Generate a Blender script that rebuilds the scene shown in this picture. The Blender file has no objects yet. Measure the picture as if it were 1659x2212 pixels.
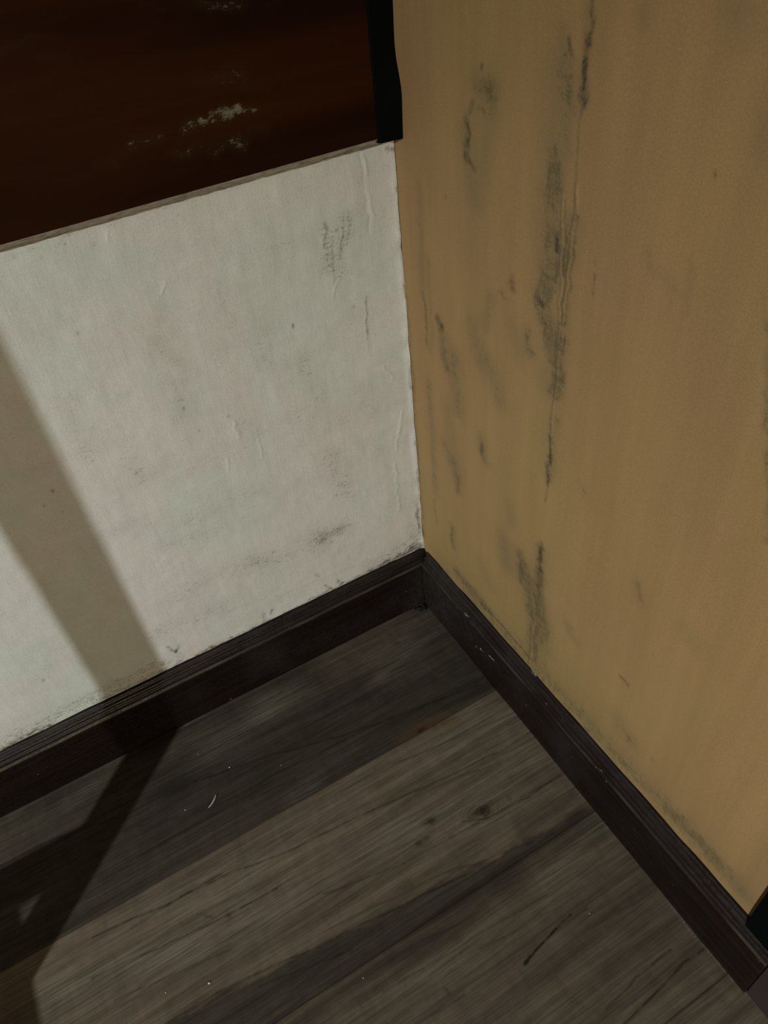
import bpy, bmesh, math, random
import numpy as np
from mathutils import Vector, Matrix

C = bpy.context.scene.collection
scn = bpy.context.scene

# ---------------------------------------------------------------- camera
cam_d = bpy.data.cameras.new('camera')
cam = bpy.data.objects.new('camera', cam_d)
C.objects.link(cam)
cam_d.sensor_fit = 'HORIZONTAL'
cam_d.sensor_width = 36.0
cam_d.lens = 1627.878 / 1659.0 * 36.0
cam_d.clip_start = 0.02
RW = [[0.86575, -0.49284, -0.087099], [0.395345, 0.566735, 0.722852], [-0.306888, -0.660243, 0.685492]]
cam.matrix_world = Matrix.Translation(Vector((-0.40524, -0.73800, 0.99533))) @ Matrix(RW).transposed().to_4x4()
scn.camera = cam

# ---------------------------------------------------------------- light and exposure
scn.view_settings.view_transform = 'Standard'
scn.view_settings.look = 'None'
scn.view_settings.gamma = 1.0
scn.view_settings.use_curve_mapping = False
scn.view_settings.exposure = 0.0
world = bpy.data.worlds.new('world')
scn.world = world
world.use_nodes = True
world.node_tree.nodes['Background'].inputs[0].default_value = (1.0, 0.86, 0.66, 1)
world.node_tree.nodes['Background'].inputs[1].default_value = 0.002

KEY_POS = (-2.73, -2.02, 1.80)      # small bulb in the pendant lamp, behind and left of the camera
KEY_W = 455.0
KEY_COL = (0.86, 0.965, 1.0)
FILL_POS = (-0.95, -3.42, 0.21)     # added warm fill light, unseen, low on the wall behind the camera
FILL_W = 36.0
FILL_COL = (1.0, 0.88, 0.62)
kl = bpy.data.lights.new('pendant_bulb_light', 'SPOT')
kl.energy = KEY_W; kl.color = KEY_COL; kl.shadow_soft_size = 0.010
kl.spot_size = math.radians(170); kl.spot_blend = 0.40
ko = bpy.data.objects.new('pendant_bulb_light', kl); C.objects.link(ko)
ko.location = KEY_POS
ko.rotation_euler = (0, 0, 0)      # hangs straight, the shade cuts the light off upwards
fl = bpy.data.lights.new('added_fill_light', 'AREA')
fl.energy = FILL_W; fl.color = FILL_COL; fl.shape = 'RECTANGLE'; fl.size = 0.36; fl.size_y = 0.30
fo = bpy.data.objects.new('added_fill_light', fl); C.objects.link(fo)
fo.location = FILL_POS
fo.rotation_euler = (math.radians(90), 0, 0)

# ---------------------------------------------------------------- marks read on each surface
# (channel, width in metres, strength, points in the surface's own coordinates)
YELLOW_MARKS = [
(1,0.0037,0.62,[(-0.2866,0.8867),(-0.2867,0.8710),(-0.2854,0.8572),(-0.2854,0.8372),(-0.2853,0.8207)]),
(1,0.0057,0.55,[(-0.2854,0.8641),(-0.2857,0.8387)]),
(0,0.0059,0.90,[(-0.2852,0.8487),(-0.2860,0.8223)]),
(1,0.0012,0.60,[(-0.2850,0.8191),(-0.2825,0.8117),(-0.2833,0.7900)]),
(1,0.0012,0.40,[(-0.2833,0.7900),(-0.2854,0.7667),(-0.2880,0.7387)]),
(0,0.0062,0.50,[(-0.2807,0.8862),(-0.2825,0.8540),(-0.2844,0.8159)]),
(0,0.0126,0.50,[(-0.2578,0.8675),(-0.2675,0.8280),(-0.2709,0.7870)]),
(3,0.0018,1.00,[(-0.2713,0.7557),(-0.2774,0.6875),(-0.2792,0.6444),(-0.2796,0.6114)]),
(3,0.0017,1.20,[(-0.2869,0.7672),(-0.2869,0.7383),(-0.2863,0.7073),(-0.2850,0.6693),(-0.2836,0.6278),(-0.2811,0.5972),(-0.2806,0.5711),(-0.2809,0.5271),(-0.2813,0.4947)]),
(3,0.0029,0.80,[(-0.2815,0.2716),(-0.2831,0.2186),(-0.2827,0.1272)]),
(3,0.0031,0.80,[(-0.2750,0.2381),(-0.2761,0.1615),(-0.2737,0.1271)]),
(1,0.0018,0.45,[(-0.2750,0.7531),(-0.2814,0.6891),(-0.2828,0.6460)]),
(1,0.0022,0.45,[(-0.2896,0.7429),(-0.2907,0.7089),(-0.2878,0.6661),(-0.2866,0.6292),(-0.2858,0.5792)]),
(1,0.0047,0.80,[(-0.2804,0.5181),(-0.2802,0.4909),(-0.2810,0.4599)]),
(0,0.0140,0.80,[(-0.2826,0.5451),(-0.2803,0.4971),(-0.2811,0.4664)]),
(1,0.0022,0.40,[(-0.2810,0.4599),(-0.2818,0.4271)]),
(0,0.0236,0.55,[(-0.2559,0.8382),(-0.2564,0.7835),(-0.2590,0.7295),(-0.2577,0.6799)]),
(0,0.0165,0.90,[(-0.2730,0.7105),(-0.2573,0.6711),(-0.2551,0.6522)]),
(0,0.0164,0.90,[(-0.2531,0.6604),(-0.2618,0.6366),(-0.2668,0.6198)]),
(0,0.0136,0.75,[(-0.2847,0.7377),(-0.2853,0.6822),(-0.2836,0.6278),(-0.2850,0.5682)]),
(0,0.0136,1.00,[(-0.2815,0.6123),(-0.2793,0.5704)]),
(0,0.0226,0.60,[(-0.2617,0.7602),(-0.2643,0.7075)]),
(0,0.0255,0.50,[(-0.2681,0.6394),(-0.2644,0.5728)]),
(1,0.0037,0.70,[(-0.2672,0.8597),(-0.2675,0.8529)]),
(1,0.0028,0.70,[(-0.1608,0.8301),(-0.1602,0.8280)]),
(1,0.0041,0.70,[(-0.1444,0.7978),(-0.1428,0.7890)]),
(1,0.0041,0.50,[(-0.1513,0.7948),(-0.1630,0.7927)]),
(0,0.0085,1.00,[(-0.1355,0.7838),(-0.1392,0.7494)]),
(1,0.0043,0.45,[(-0.1339,0.7785),(-0.1418,0.7718),(-0.1342,0.7582),(-0.1362,0.7486)]),
(1,0.0045,0.65,[(-0.1437,0.7476),(-0.1481,0.7447)]),
(0,0.0168,0.80,[(-0.1528,0.8126),(-0.1728,0.8092)]),
(1,0.0029,0.40,[(-0.1649,0.8130),(-0.1715,0.8107)]),
(0,0.0235,0.50,[(-0.1759,0.8184),(-0.1666,0.7735),(-0.1523,0.7175)]),
(0,0.0164,0.40,[(-0.1309,0.7732),(-0.1410,0.7185)]),
(0,0.0114,0.50,[(-0.2711,0.8407),(-0.2722,0.8197)]),
(0,0.0105,0.60,[(-0.2547,0.7831),(-0.2591,0.7631)]),
(1,0.0088,0.50,[(-0.2094,0.6576),(-0.2125,0.6523)]),
(1,0.0055,0.40,[(-0.1955,0.6407),(-0.1986,0.6361)]),
(1,0.0050,0.70,[(-0.2499,0.6591),(-0.2538,0.6517)]),
(1,0.0038,0.70,[(-0.2678,0.7199),(-0.2705,0.7116)]),
(0,0.0111,1.00,[(-0.2524,0.6533),(-0.2631,0.6372)]),
(1,0.0028,0.50,[(-0.2563,0.6388),(-0.2593,0.6355)]),
(0,0.0121,0.80,[(-0.2363,0.6128),(-0.2410,0.5973)]),
(1,0.0022,0.55,[(-0.3142,0.7193),(-0.3146,0.7137)]),
(1,0.0018,0.40,[(-0.3175,0.7050),(-0.3181,0.6872)]),
(1,0.0015,0.70,[(-0.4095,0.8093),(-0.4104,0.8062)]),
(0,0.0105,0.50,[(-0.3308,0.8863),(-0.3335,0.8829)]),
(0,0.0207,0.50,[(-0.4031,0.8962),(-0.4065,0.8901)]),
(0,0.0162,0.50,[(-0.4385,0.8423),(-0.4419,0.8356)]),
(0,0.0086,0.45,[(-0.3681,0.7383),(-0.3748,0.7330)]),
(0,0.0084,0.40,[(-0.3872,0.7300),(-0.3980,0.7254)]),
(0,0.0056,0.45,[(-0.4077,0.7496),(-0.4114,0.7149)]),
(1,0.0026,0.50,[(-0.0971,0.7042),(-0.0986,0.7010)]),
(1,0.0074,0.55,[(-0.0722,0.5596),(-0.0815,0.5519)]),
(0,0.0148,0.90,[(-0.0777,0.5538),(-0.0864,0.5025)]),
(0,0.0231,0.80,[(-0.1071,0.5255),(-0.1123,0.4572)]),
(0,0.0248,0.70,[(-0.1730,0.5526),(-0.1931,0.5163)]),
(0,0.0217,0.60,[(-0.1432,0.5832),(-0.1559,0.5440)]),
(0,0.0187,0.50,[(-0.2144,0.6153),(-0.2233,0.5886)]),
(0,0.0155,0.60,[(-0.1759,0.6287),(-0.1684,0.5945)]),
(0,0.0097,0.60,[(-0.0477,0.7014),(-0.0414,0.5735)]),
(0,0.0091,0.60,[(-0.0591,0.6249),(-0.0560,0.5065)]),
(0,0.0190,0.50,[(-0.0861,0.4420),(-0.1037,0.3643)]),
(0,0.0138,0.70,[(-0.0439,0.4533),(-0.0461,0.3576),(-0.0467,0.2738)]),
(1,0.0050,0.45,[(-0.0456,0.5752),(-0.0473,0.5151)]),
(1,0.0027,0.40,[(-0.0061,0.5589),(-0.0044,0.4246),(-0.0022,0.2950),(-0.0032,0.2035)]),
(1,0.0031,0.30,[(-0.0080,0.4553),(-0.0050,0.2969),(-0.0055,0.1856)]),
(1,0.0103,0.80,[(0.0045,0.1674),(-0.0008,0.1512)]),
(1,0.0118,0.50,[(-0.1016,0.3390),(-0.1075,0.3186)]),
(1,0.0089,0.50,[(-0.1615,0.4288),(-0.1644,0.4165)]),
(0,0.0175,0.70,[(-0.1605,0.4386),(-0.1673,0.4149)]),
(0,0.0125,0.90,[(-0.0879,0.2329),(-0.0913,0.1995)]),
(0,0.0210,0.70,[(-0.0771,0.3776),(-0.1061,0.3422)]),
(1,0.0063,0.35,[(-0.0453,0.2547),(-0.0470,0.2091)]),
(1,0.0069,0.75,[(-0.2798,0.3603),(-0.2807,0.3216)]),
(1,0.0082,0.45,[(-0.2807,0.3216),(-0.2823,0.2724)]),
(0,0.0173,1.00,[(-0.2805,0.3531),(-0.2815,0.2716)]),
(0,0.0191,1.00,[(-0.2447,0.3136),(-0.2548,0.2719)]),
(0,0.0335,0.90,[(-0.2597,0.2810),(-0.2867,0.2318)]),
(1,0.0048,0.35,[(-0.2454,0.3018),(-0.2505,0.2809)]),
(0,0.0251,0.70,[(-0.2689,0.2318),(-0.2797,0.1656)]),
(1,0.0039,0.40,[(-0.2823,0.2724),(-0.2854,0.1920),(-0.2847,0.1403)]),
(0,0.0298,0.60,[(-0.2894,0.2529),(-0.2990,0.1976)]),
(0,0.0259,0.70,[(-0.2110,0.3092),(-0.2173,0.2721)]),
(0,0.0260,0.50,[(-0.1611,0.2210),(-0.1832,0.1986)]),
(0,0.0144,0.50,[(-0.2194,0.3755),(-0.2222,0.3547)]),
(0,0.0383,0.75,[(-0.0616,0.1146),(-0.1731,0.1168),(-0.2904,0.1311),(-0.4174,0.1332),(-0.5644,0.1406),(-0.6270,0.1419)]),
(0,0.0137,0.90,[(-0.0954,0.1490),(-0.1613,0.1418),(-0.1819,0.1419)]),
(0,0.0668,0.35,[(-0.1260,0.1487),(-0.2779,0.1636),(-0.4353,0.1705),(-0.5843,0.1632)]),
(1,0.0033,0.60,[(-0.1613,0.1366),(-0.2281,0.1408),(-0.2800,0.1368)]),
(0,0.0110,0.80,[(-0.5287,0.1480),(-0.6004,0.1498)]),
(1,0.0045,0.30,[(-0.4201,0.4286),(-0.4254,0.4147)]),
(0,0.0142,0.50,[(-0.4188,0.4288),(-0.4270,0.4128)]),
(1,0.0042,0.55,[(-0.4231,0.2765),(-0.4363,0.2745)]),
(0,0.0128,0.60,[(-0.3349,0.2742),(-0.3487,0.2628)]),
(1,0.0037,0.45,[(-0.4508,0.1952),(-0.4528,0.1921)]),
(0,0.0220,0.50,[(-0.4371,0.2038),(-0.4578,0.1934)]),
(0,0.0180,0.40,[(-0.4810,0.4242),(-0.4937,0.4177)]),
(1,0.0026,0.40,[(-0.4879,0.1984),(-0.4890,0.1969)]),
(1,0.0021,0.40,[(-0.4552,0.3565),(-0.4559,0.3559)]),
(0,0.0130,0.30,[(-0.3316,0.4902),(-0.3340,0.4828)]),
(1,0.0026,0.35,[(-0.3328,0.4862),(-0.3345,0.4838)]),
(0,0.0045,0.80,[(-0.4748,0.7324),(-0.4938,0.6712),(-0.5051,0.6382),(-0.5246,0.5764)]),
(0,0.0031,0.30,[(-0.4670,0.7484),(-0.4727,0.7314)]),
(2,0.0432,0.80,[(-0.3170,0.7820),(-0.3198,0.7343),(-0.3356,0.7023)]),
(2,0.0489,0.50,[(-0.3740,0.7102),(-0.4417,0.6883)]),
(2,0.0708,0.50,[(-0.4603,0.6511),(-0.4637,0.5354)]),
(2,0.0490,0.50,[(-0.0587,0.8431),(-0.0325,0.7648)]),
(2,0.0448,0.50,[(-0.0964,0.7058),(-0.1283,0.6788),(-0.1756,0.6482)]),
(2,0.1089,0.50,[(-0.4073,0.3281),(-0.4961,0.2872)]),
(2,0.0880,0.50,[(-0.2497,0.2930),(-0.3285,0.2933)]),
(2,0.0379,0.40,[(-0.1961,0.8599),(-0.2434,0.8300)]),
(2,0.0887,0.50,[(-0.0746,0.3363),(-0.1816,0.2928)]),
]
WHITE_MARKS = [
(3,0.0019,1.00,[(-0.2720,0.6646),(-0.2781,0.6525)]),
(3,0.0030,1.20,[(-0.2431,0.4754),(-0.2412,0.4509)]),
(3,0.0026,1.00,[(-0.2628,0.4294),(-0.2671,0.4093)]),
(3,0.0034,1.00,[(-0.0380,0.4731),(-0.0259,0.4487)]),
(3,0.0023,0.80,[(-0.0818,0.6044),(-0.0904,0.5981),(-0.0933,0.5865)]),
(3,0.0038,1.20,[(-0.0165,0.3915),(-0.0248,0.3637),(-0.0318,0.3344)]),
(3,0.0030,1.20,[(-0.0367,0.7284),(-0.0362,0.7096)]),
(3,0.0033,1.00,[(-0.0347,0.3105),(-0.0385,0.2219)]),
(3,0.0021,0.80,[(-0.0332,0.6870),(-0.0325,0.6617)]),
(3,0.0019,0.80,[(-0.2185,0.4375),(-0.2198,0.4086)]),
(3,0.0035,0.80,[(0.0037,0.6247),(-0.0008,0.5191),(-0.0021,0.4081)]),
(3,0.0024,0.70,[(-0.0523,0.5739),(-0.0590,0.5014)]),
(3,0.0026,0.70,[(-0.0930,0.6634),(-0.0950,0.6327)]),
(3,0.0064,0.60,[(-0.3575,0.1899),(-0.2195,0.1594),(-0.0946,0.1490)]),
(3,0.0017,0.80,[(-0.3094,0.7265),(-0.3108,0.7171)]),
(3,0.0030,-0.80,[(-0.0391,0.7313),(-0.0377,0.6475)]),
(1,0.0023,0.80,[(-0.1478,0.5686),(-0.1484,0.5652)]),
(1,0.0027,0.60,[(-0.4560,0.4782),(-0.4562,0.4763)]),
(1,0.0022,0.50,[(-0.4705,0.4644),(-0.4706,0.4630)]),
(1,0.0028,0.40,[(-0.4576,0.4446),(-0.4571,0.4429)]),
(1,0.0018,0.50,[(-0.3684,0.6420),(-0.3683,0.6410)]),
(1,0.0022,0.50,[(-0.2956,0.5169),(-0.2949,0.5153)]),
(1,0.0024,0.40,[(-0.2848,0.4832),(-0.2846,0.4818)]),
(1,0.0024,0.40,[(-0.0686,0.5676),(-0.0682,0.5662)]),
(1,0.0021,0.40,[(-0.3259,0.7193),(-0.3258,0.7184)]),
(1,0.0018,0.40,[(-0.2425,0.7227),(-0.2423,0.7218)]),
(1,0.0016,0.30,[(-0.3724,0.7209),(-0.3723,0.7200)]),
(1,0.0016,0.30,[(-0.3945,0.7276),(-0.3944,0.7267)]),
(1,0.0035,0.45,[(-0.5747,0.2077),(-0.5755,0.2042)]),
(1,0.0018,0.45,[(-0.0523,0.5739),(-0.0548,0.5258)]),
(0,0.0156,0.50,[(-0.0553,0.5749),(-0.0562,0.5135)]),
(2,0.0345,1.00,[(-0.2992,0.6175),(-0.2836,0.5753)]),
(2,0.0255,0.70,[(-0.4347,0.6617),(-0.4143,0.6592)]),
(2,0.0387,0.60,[(-0.2937,0.5312),(-0.2952,0.5064)]),
(2,0.0470,0.50,[(-0.2382,0.5078),(-0.2157,0.4505)]),
(2,0.0431,0.55,[(-0.1348,0.5175),(-0.1296,0.4335),(-0.1314,0.3332)]),
(2,0.0546,0.50,[(-0.2084,0.3954),(-0.1953,0.2896)]),
(2,0.0927,0.60,[(-0.2758,0.1757),(-0.1714,0.1704),(-0.0434,0.1652)]),
(2,0.0424,0.60,[(-0.0621,0.4335),(-0.0670,0.3592)]),
(2,0.0419,0.40,[(-0.1771,0.6265),(-0.2319,0.5788)]),
(2,0.0294,0.40,[(-0.0841,0.7193),(-0.0031,0.6989)]),
(2,0.0285,0.50,[(-0.0045,0.4529),(-0.0049,0.2959),(-0.0062,0.1541)]),
(0,0.0120,0.75,[(-0.3030,0.6053),(-0.2820,0.5718)]),
(0,0.0140,0.70,[(-0.2937,0.5497),(-0.2961,0.5133)]),
(0,0.0142,0.60,[(-0.2531,0.4945),(-0.2157,0.4505)]),
(0,0.0167,0.60,[(-0.1885,0.5745),(-0.1890,0.5323)]),
(0,0.0139,0.60,[(-0.2368,0.5807),(-0.2376,0.5604)]),
(0,0.0182,0.70,[(-0.1463,0.5220),(-0.1314,0.4627)]),
(0,0.0248,0.80,[(-0.1322,0.3741),(-0.1123,0.2890)]),
(0,0.0297,0.95,[(-0.1750,0.2415),(-0.1310,0.2352)]),
(1,0.0117,0.35,[(-0.1689,0.2332),(-0.1316,0.2308)]),
(0,0.0179,0.50,[(-0.0703,0.4512),(-0.0586,0.4022)]),
(0,0.0158,0.80,[(-0.0726,0.6678),(-0.0843,0.6074)]),
(0,0.0136,0.90,[(-0.0922,0.6683),(-0.0966,0.6224)]),
(0,0.0128,0.70,[(-0.0583,0.6688),(-0.0672,0.6455)]),
(1,0.0010,0.40,[(-0.0904,0.6728),(-0.0978,0.6335)]),
(1,0.0010,0.40,[(-0.0675,0.6764),(-0.0784,0.6276)]),
(1,0.0011,0.35,[(-0.0859,0.6510),(-0.0896,0.6035)]),
(1,0.0011,0.30,[(-0.0633,0.6652),(-0.0690,0.6408)]),
(0,0.0079,0.50,[(-0.0444,0.7325),(-0.0442,0.6900),(-0.0474,0.6398)]),
(0,0.0297,0.70,[(-0.3819,0.2464),(-0.3203,0.2539),(-0.2463,0.2460)]),
(0,0.0275,0.70,[(-0.4287,0.1994),(-0.3294,0.1911)]),
(0,0.0293,0.50,[(-0.3671,0.4521),(-0.3020,0.4412),(-0.2453,0.4283)]),
(0,0.0266,0.60,[(-0.3222,0.3681),(-0.2351,0.3617)]),
(0,0.0146,0.60,[(-0.4053,0.5784),(-0.4104,0.5390),(-0.4114,0.4947)]),
(0,0.0109,0.50,[(-0.3994,0.6854),(-0.4267,0.6806)]),
(0,0.0183,0.45,[(-0.4254,0.3944),(-0.3347,0.3670)]),
(0,0.0280,0.45,[(-0.5800,0.2121),(-0.5362,0.2487),(-0.5215,0.2072)]),
(0,0.0122,0.50,[(-0.3379,0.7338),(-0.3553,0.7215)]),
(0,0.0244,0.50,[(-0.5109,0.3578),(-0.5723,0.3395)]),
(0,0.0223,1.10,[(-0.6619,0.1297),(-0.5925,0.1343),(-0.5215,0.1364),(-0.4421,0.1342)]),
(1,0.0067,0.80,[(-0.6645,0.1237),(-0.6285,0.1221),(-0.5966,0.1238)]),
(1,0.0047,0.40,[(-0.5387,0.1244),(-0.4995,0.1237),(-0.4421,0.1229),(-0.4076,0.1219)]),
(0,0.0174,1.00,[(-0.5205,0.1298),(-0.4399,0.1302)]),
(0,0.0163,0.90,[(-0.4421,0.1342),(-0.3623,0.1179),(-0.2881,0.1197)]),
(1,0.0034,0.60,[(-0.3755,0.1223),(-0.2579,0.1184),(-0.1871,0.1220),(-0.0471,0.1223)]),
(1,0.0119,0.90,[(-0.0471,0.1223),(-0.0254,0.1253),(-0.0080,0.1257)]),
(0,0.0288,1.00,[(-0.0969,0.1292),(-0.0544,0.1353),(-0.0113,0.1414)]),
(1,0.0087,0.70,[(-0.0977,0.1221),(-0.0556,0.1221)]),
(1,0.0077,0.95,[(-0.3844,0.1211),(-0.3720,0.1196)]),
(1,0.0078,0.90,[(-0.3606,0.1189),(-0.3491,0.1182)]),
(2,0.0169,1.00,[(-0.3852,0.1262),(-0.3465,0.1230)]),
(2,0.0118,1.00,[(-0.3852,0.1262),(-0.3465,0.1230)]),
(1,0.0040,0.60,[(-0.4186,0.1624),(-0.4100,0.1450)]),
(1,0.0041,0.60,[(-0.4030,0.1551),(-0.4089,0.1442)]),
(1,0.0053,0.50,[(-0.2750,0.1347),(-0.2794,0.1247)]),
(1,0.0035,0.60,[(-0.2615,0.1384),(-0.2652,0.1279)]),
(1,0.0047,0.50,[(-0.1551,0.1326),(-0.1508,0.1234)]),
(1,0.0044,0.45,[(-0.1849,0.1685),(-0.1823,0.1606)]),
(1,0.0049,0.50,[(-0.4332,0.1363),(-0.4332,0.1272)]),
(1,0.0037,0.50,[(-0.1769,0.1360),(-0.1633,0.1206)]),
(1,0.0036,0.60,[(0.0021,0.7120),(0.0014,0.6978),(0.0019,0.6828)]),
(1,0.0027,0.60,[(0.0016,0.6728),(0.0015,0.6574)]),
(1,0.0023,0.50,[(0.0007,0.6472),(-0.0011,0.5568)]),
(1,0.0028,0.45,[(-0.0012,0.4587),(-0.0025,0.4232)]),
(1,0.0046,0.60,[(-0.0040,0.2129),(-0.0054,0.1536)]),
(0,0.0082,0.80,[(-0.0065,0.7235),(0.0012,0.7146)]),
(1,0.0051,0.60,[(-0.0070,0.7301),(0.0038,0.7248)]),
(0,0.0182,0.60,[(-0.0245,0.2143),(-0.0151,0.1489)]),
(1,0.0024,0.40,[(0.0002,0.3360),(-0.0014,0.2400)]),
(0,0.0039,0.60,[(-0.4057,0.7297),(-0.2311,0.7330),(-0.0280,0.7323)]),
(0,0.0202,0.60,[(-0.3680,0.3366),(-0.2702,0.3227)]),
(0,0.0270,0.60,[(-0.2624,0.2368),(-0.1642,0.2160)]),
(0,0.0150,0.50,[(-0.2214,0.6410),(-0.2167,0.5961)]),
(0,0.0130,0.60,[(-0.1686,0.6654),(-0.1262,0.6629)]),
(0,0.0232,0.50,[(-0.0566,0.3543),(-0.0369,0.2400)]),
(0,0.0164,0.50,[(-0.3768,0.5045),(-0.3652,0.4582)]),
(0,0.0262,0.50,[(-0.1658,0.4494),(-0.0917,0.4168)]),
(1,0.0024,0.40,[(-0.1305,0.3003),(-0.1294,0.2980)]),
(1,0.0024,0.40,[(-0.1139,0.2933),(-0.1128,0.2910)]),
(1,0.0025,0.35,[(-0.1618,0.2310),(-0.1592,0.2285)]),
(1,0.0026,0.35,[(-0.1527,0.2170),(-0.1500,0.2144)]),
]
PANEL_MARKS = [
(0,0.0071,0.80,[(-0.1824,0.8864),(-0.1466,0.8817)]),
(0,0.0057,0.50,[(-0.1756,0.8814),(-0.1438,0.8756)]),
(0,0.0027,0.40,[(-0.2283,0.8930),(-0.2134,0.8888)]),
(0,0.0035,0.40,[(-0.2221,0.8794),(-0.2197,0.8784)]),
(0,0.0021,0.35,[(-0.2435,0.8550),(-0.2035,0.8543),(-0.1577,0.8529)]),
(0,0.0038,0.50,[(-0.3392,0.8847),(-0.3144,0.8858)]),
(0,0.0039,0.40,[(-0.3202,0.8713),(-0.2969,0.8708)]),
(0,0.0032,0.50,[(-0.3444,0.8804),(-0.3424,0.8804)]),
(0,0.0091,0.55,[(-0.1990,0.8329),(-0.1873,0.8288)]),
(0,0.0101,0.70,[(-0.1762,0.8302),(-0.1583,0.8321)]),
(0,0.0079,0.40,[(-0.1611,0.8199),(-0.1392,0.8173)]),
(0,0.0063,0.90,[(-0.2209,0.8006),(-0.2008,0.8026)]),
(0,0.0072,1.00,[(-0.2010,0.8019),(-0.1744,0.8019),(-0.1522,0.7998)]),
(0,0.0056,1.10,[(-0.1829,0.8033),(-0.1654,0.8019)]),
(0,0.0041,0.60,[(-0.1522,0.7998),(-0.1393,0.7994)]),
(0,0.0077,0.70,[(-0.2683,0.7973),(-0.2424,0.7997)]),
(0,0.0061,0.50,[(-0.2893,0.7897),(-0.2717,0.7932)]),
(0,0.0045,0.50,[(-0.3033,0.7904),(-0.2970,0.7912)]),
(0,0.0113,0.55,[(-0.2240,0.7819),(-0.1932,0.7807),(-0.1706,0.7795)]),
(0,0.0075,0.80,[(-0.1803,0.7777),(-0.1702,0.7713)]),
(0,0.0056,0.60,[(-0.2349,0.7818),(-0.2240,0.7819)]),
(0,0.0059,0.50,[(-0.1610,0.7813),(-0.1421,0.7818)]),
(0,0.0058,0.60,[(-0.1999,0.7722),(-0.1930,0.7726)]),
(0,0.0026,0.50,[(-0.1953,0.7542),(-0.1907,0.7539)]),
(0,0.0024,0.50,[(-0.0650,0.8487),(-0.0630,0.8491)]),
(0,0.0053,0.35,[(-0.1229,0.8729),(-0.1135,0.8768)]),
(0,0.0046,0.30,[(-0.2911,0.7844),(-0.2852,0.7837)]),
]
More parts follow.
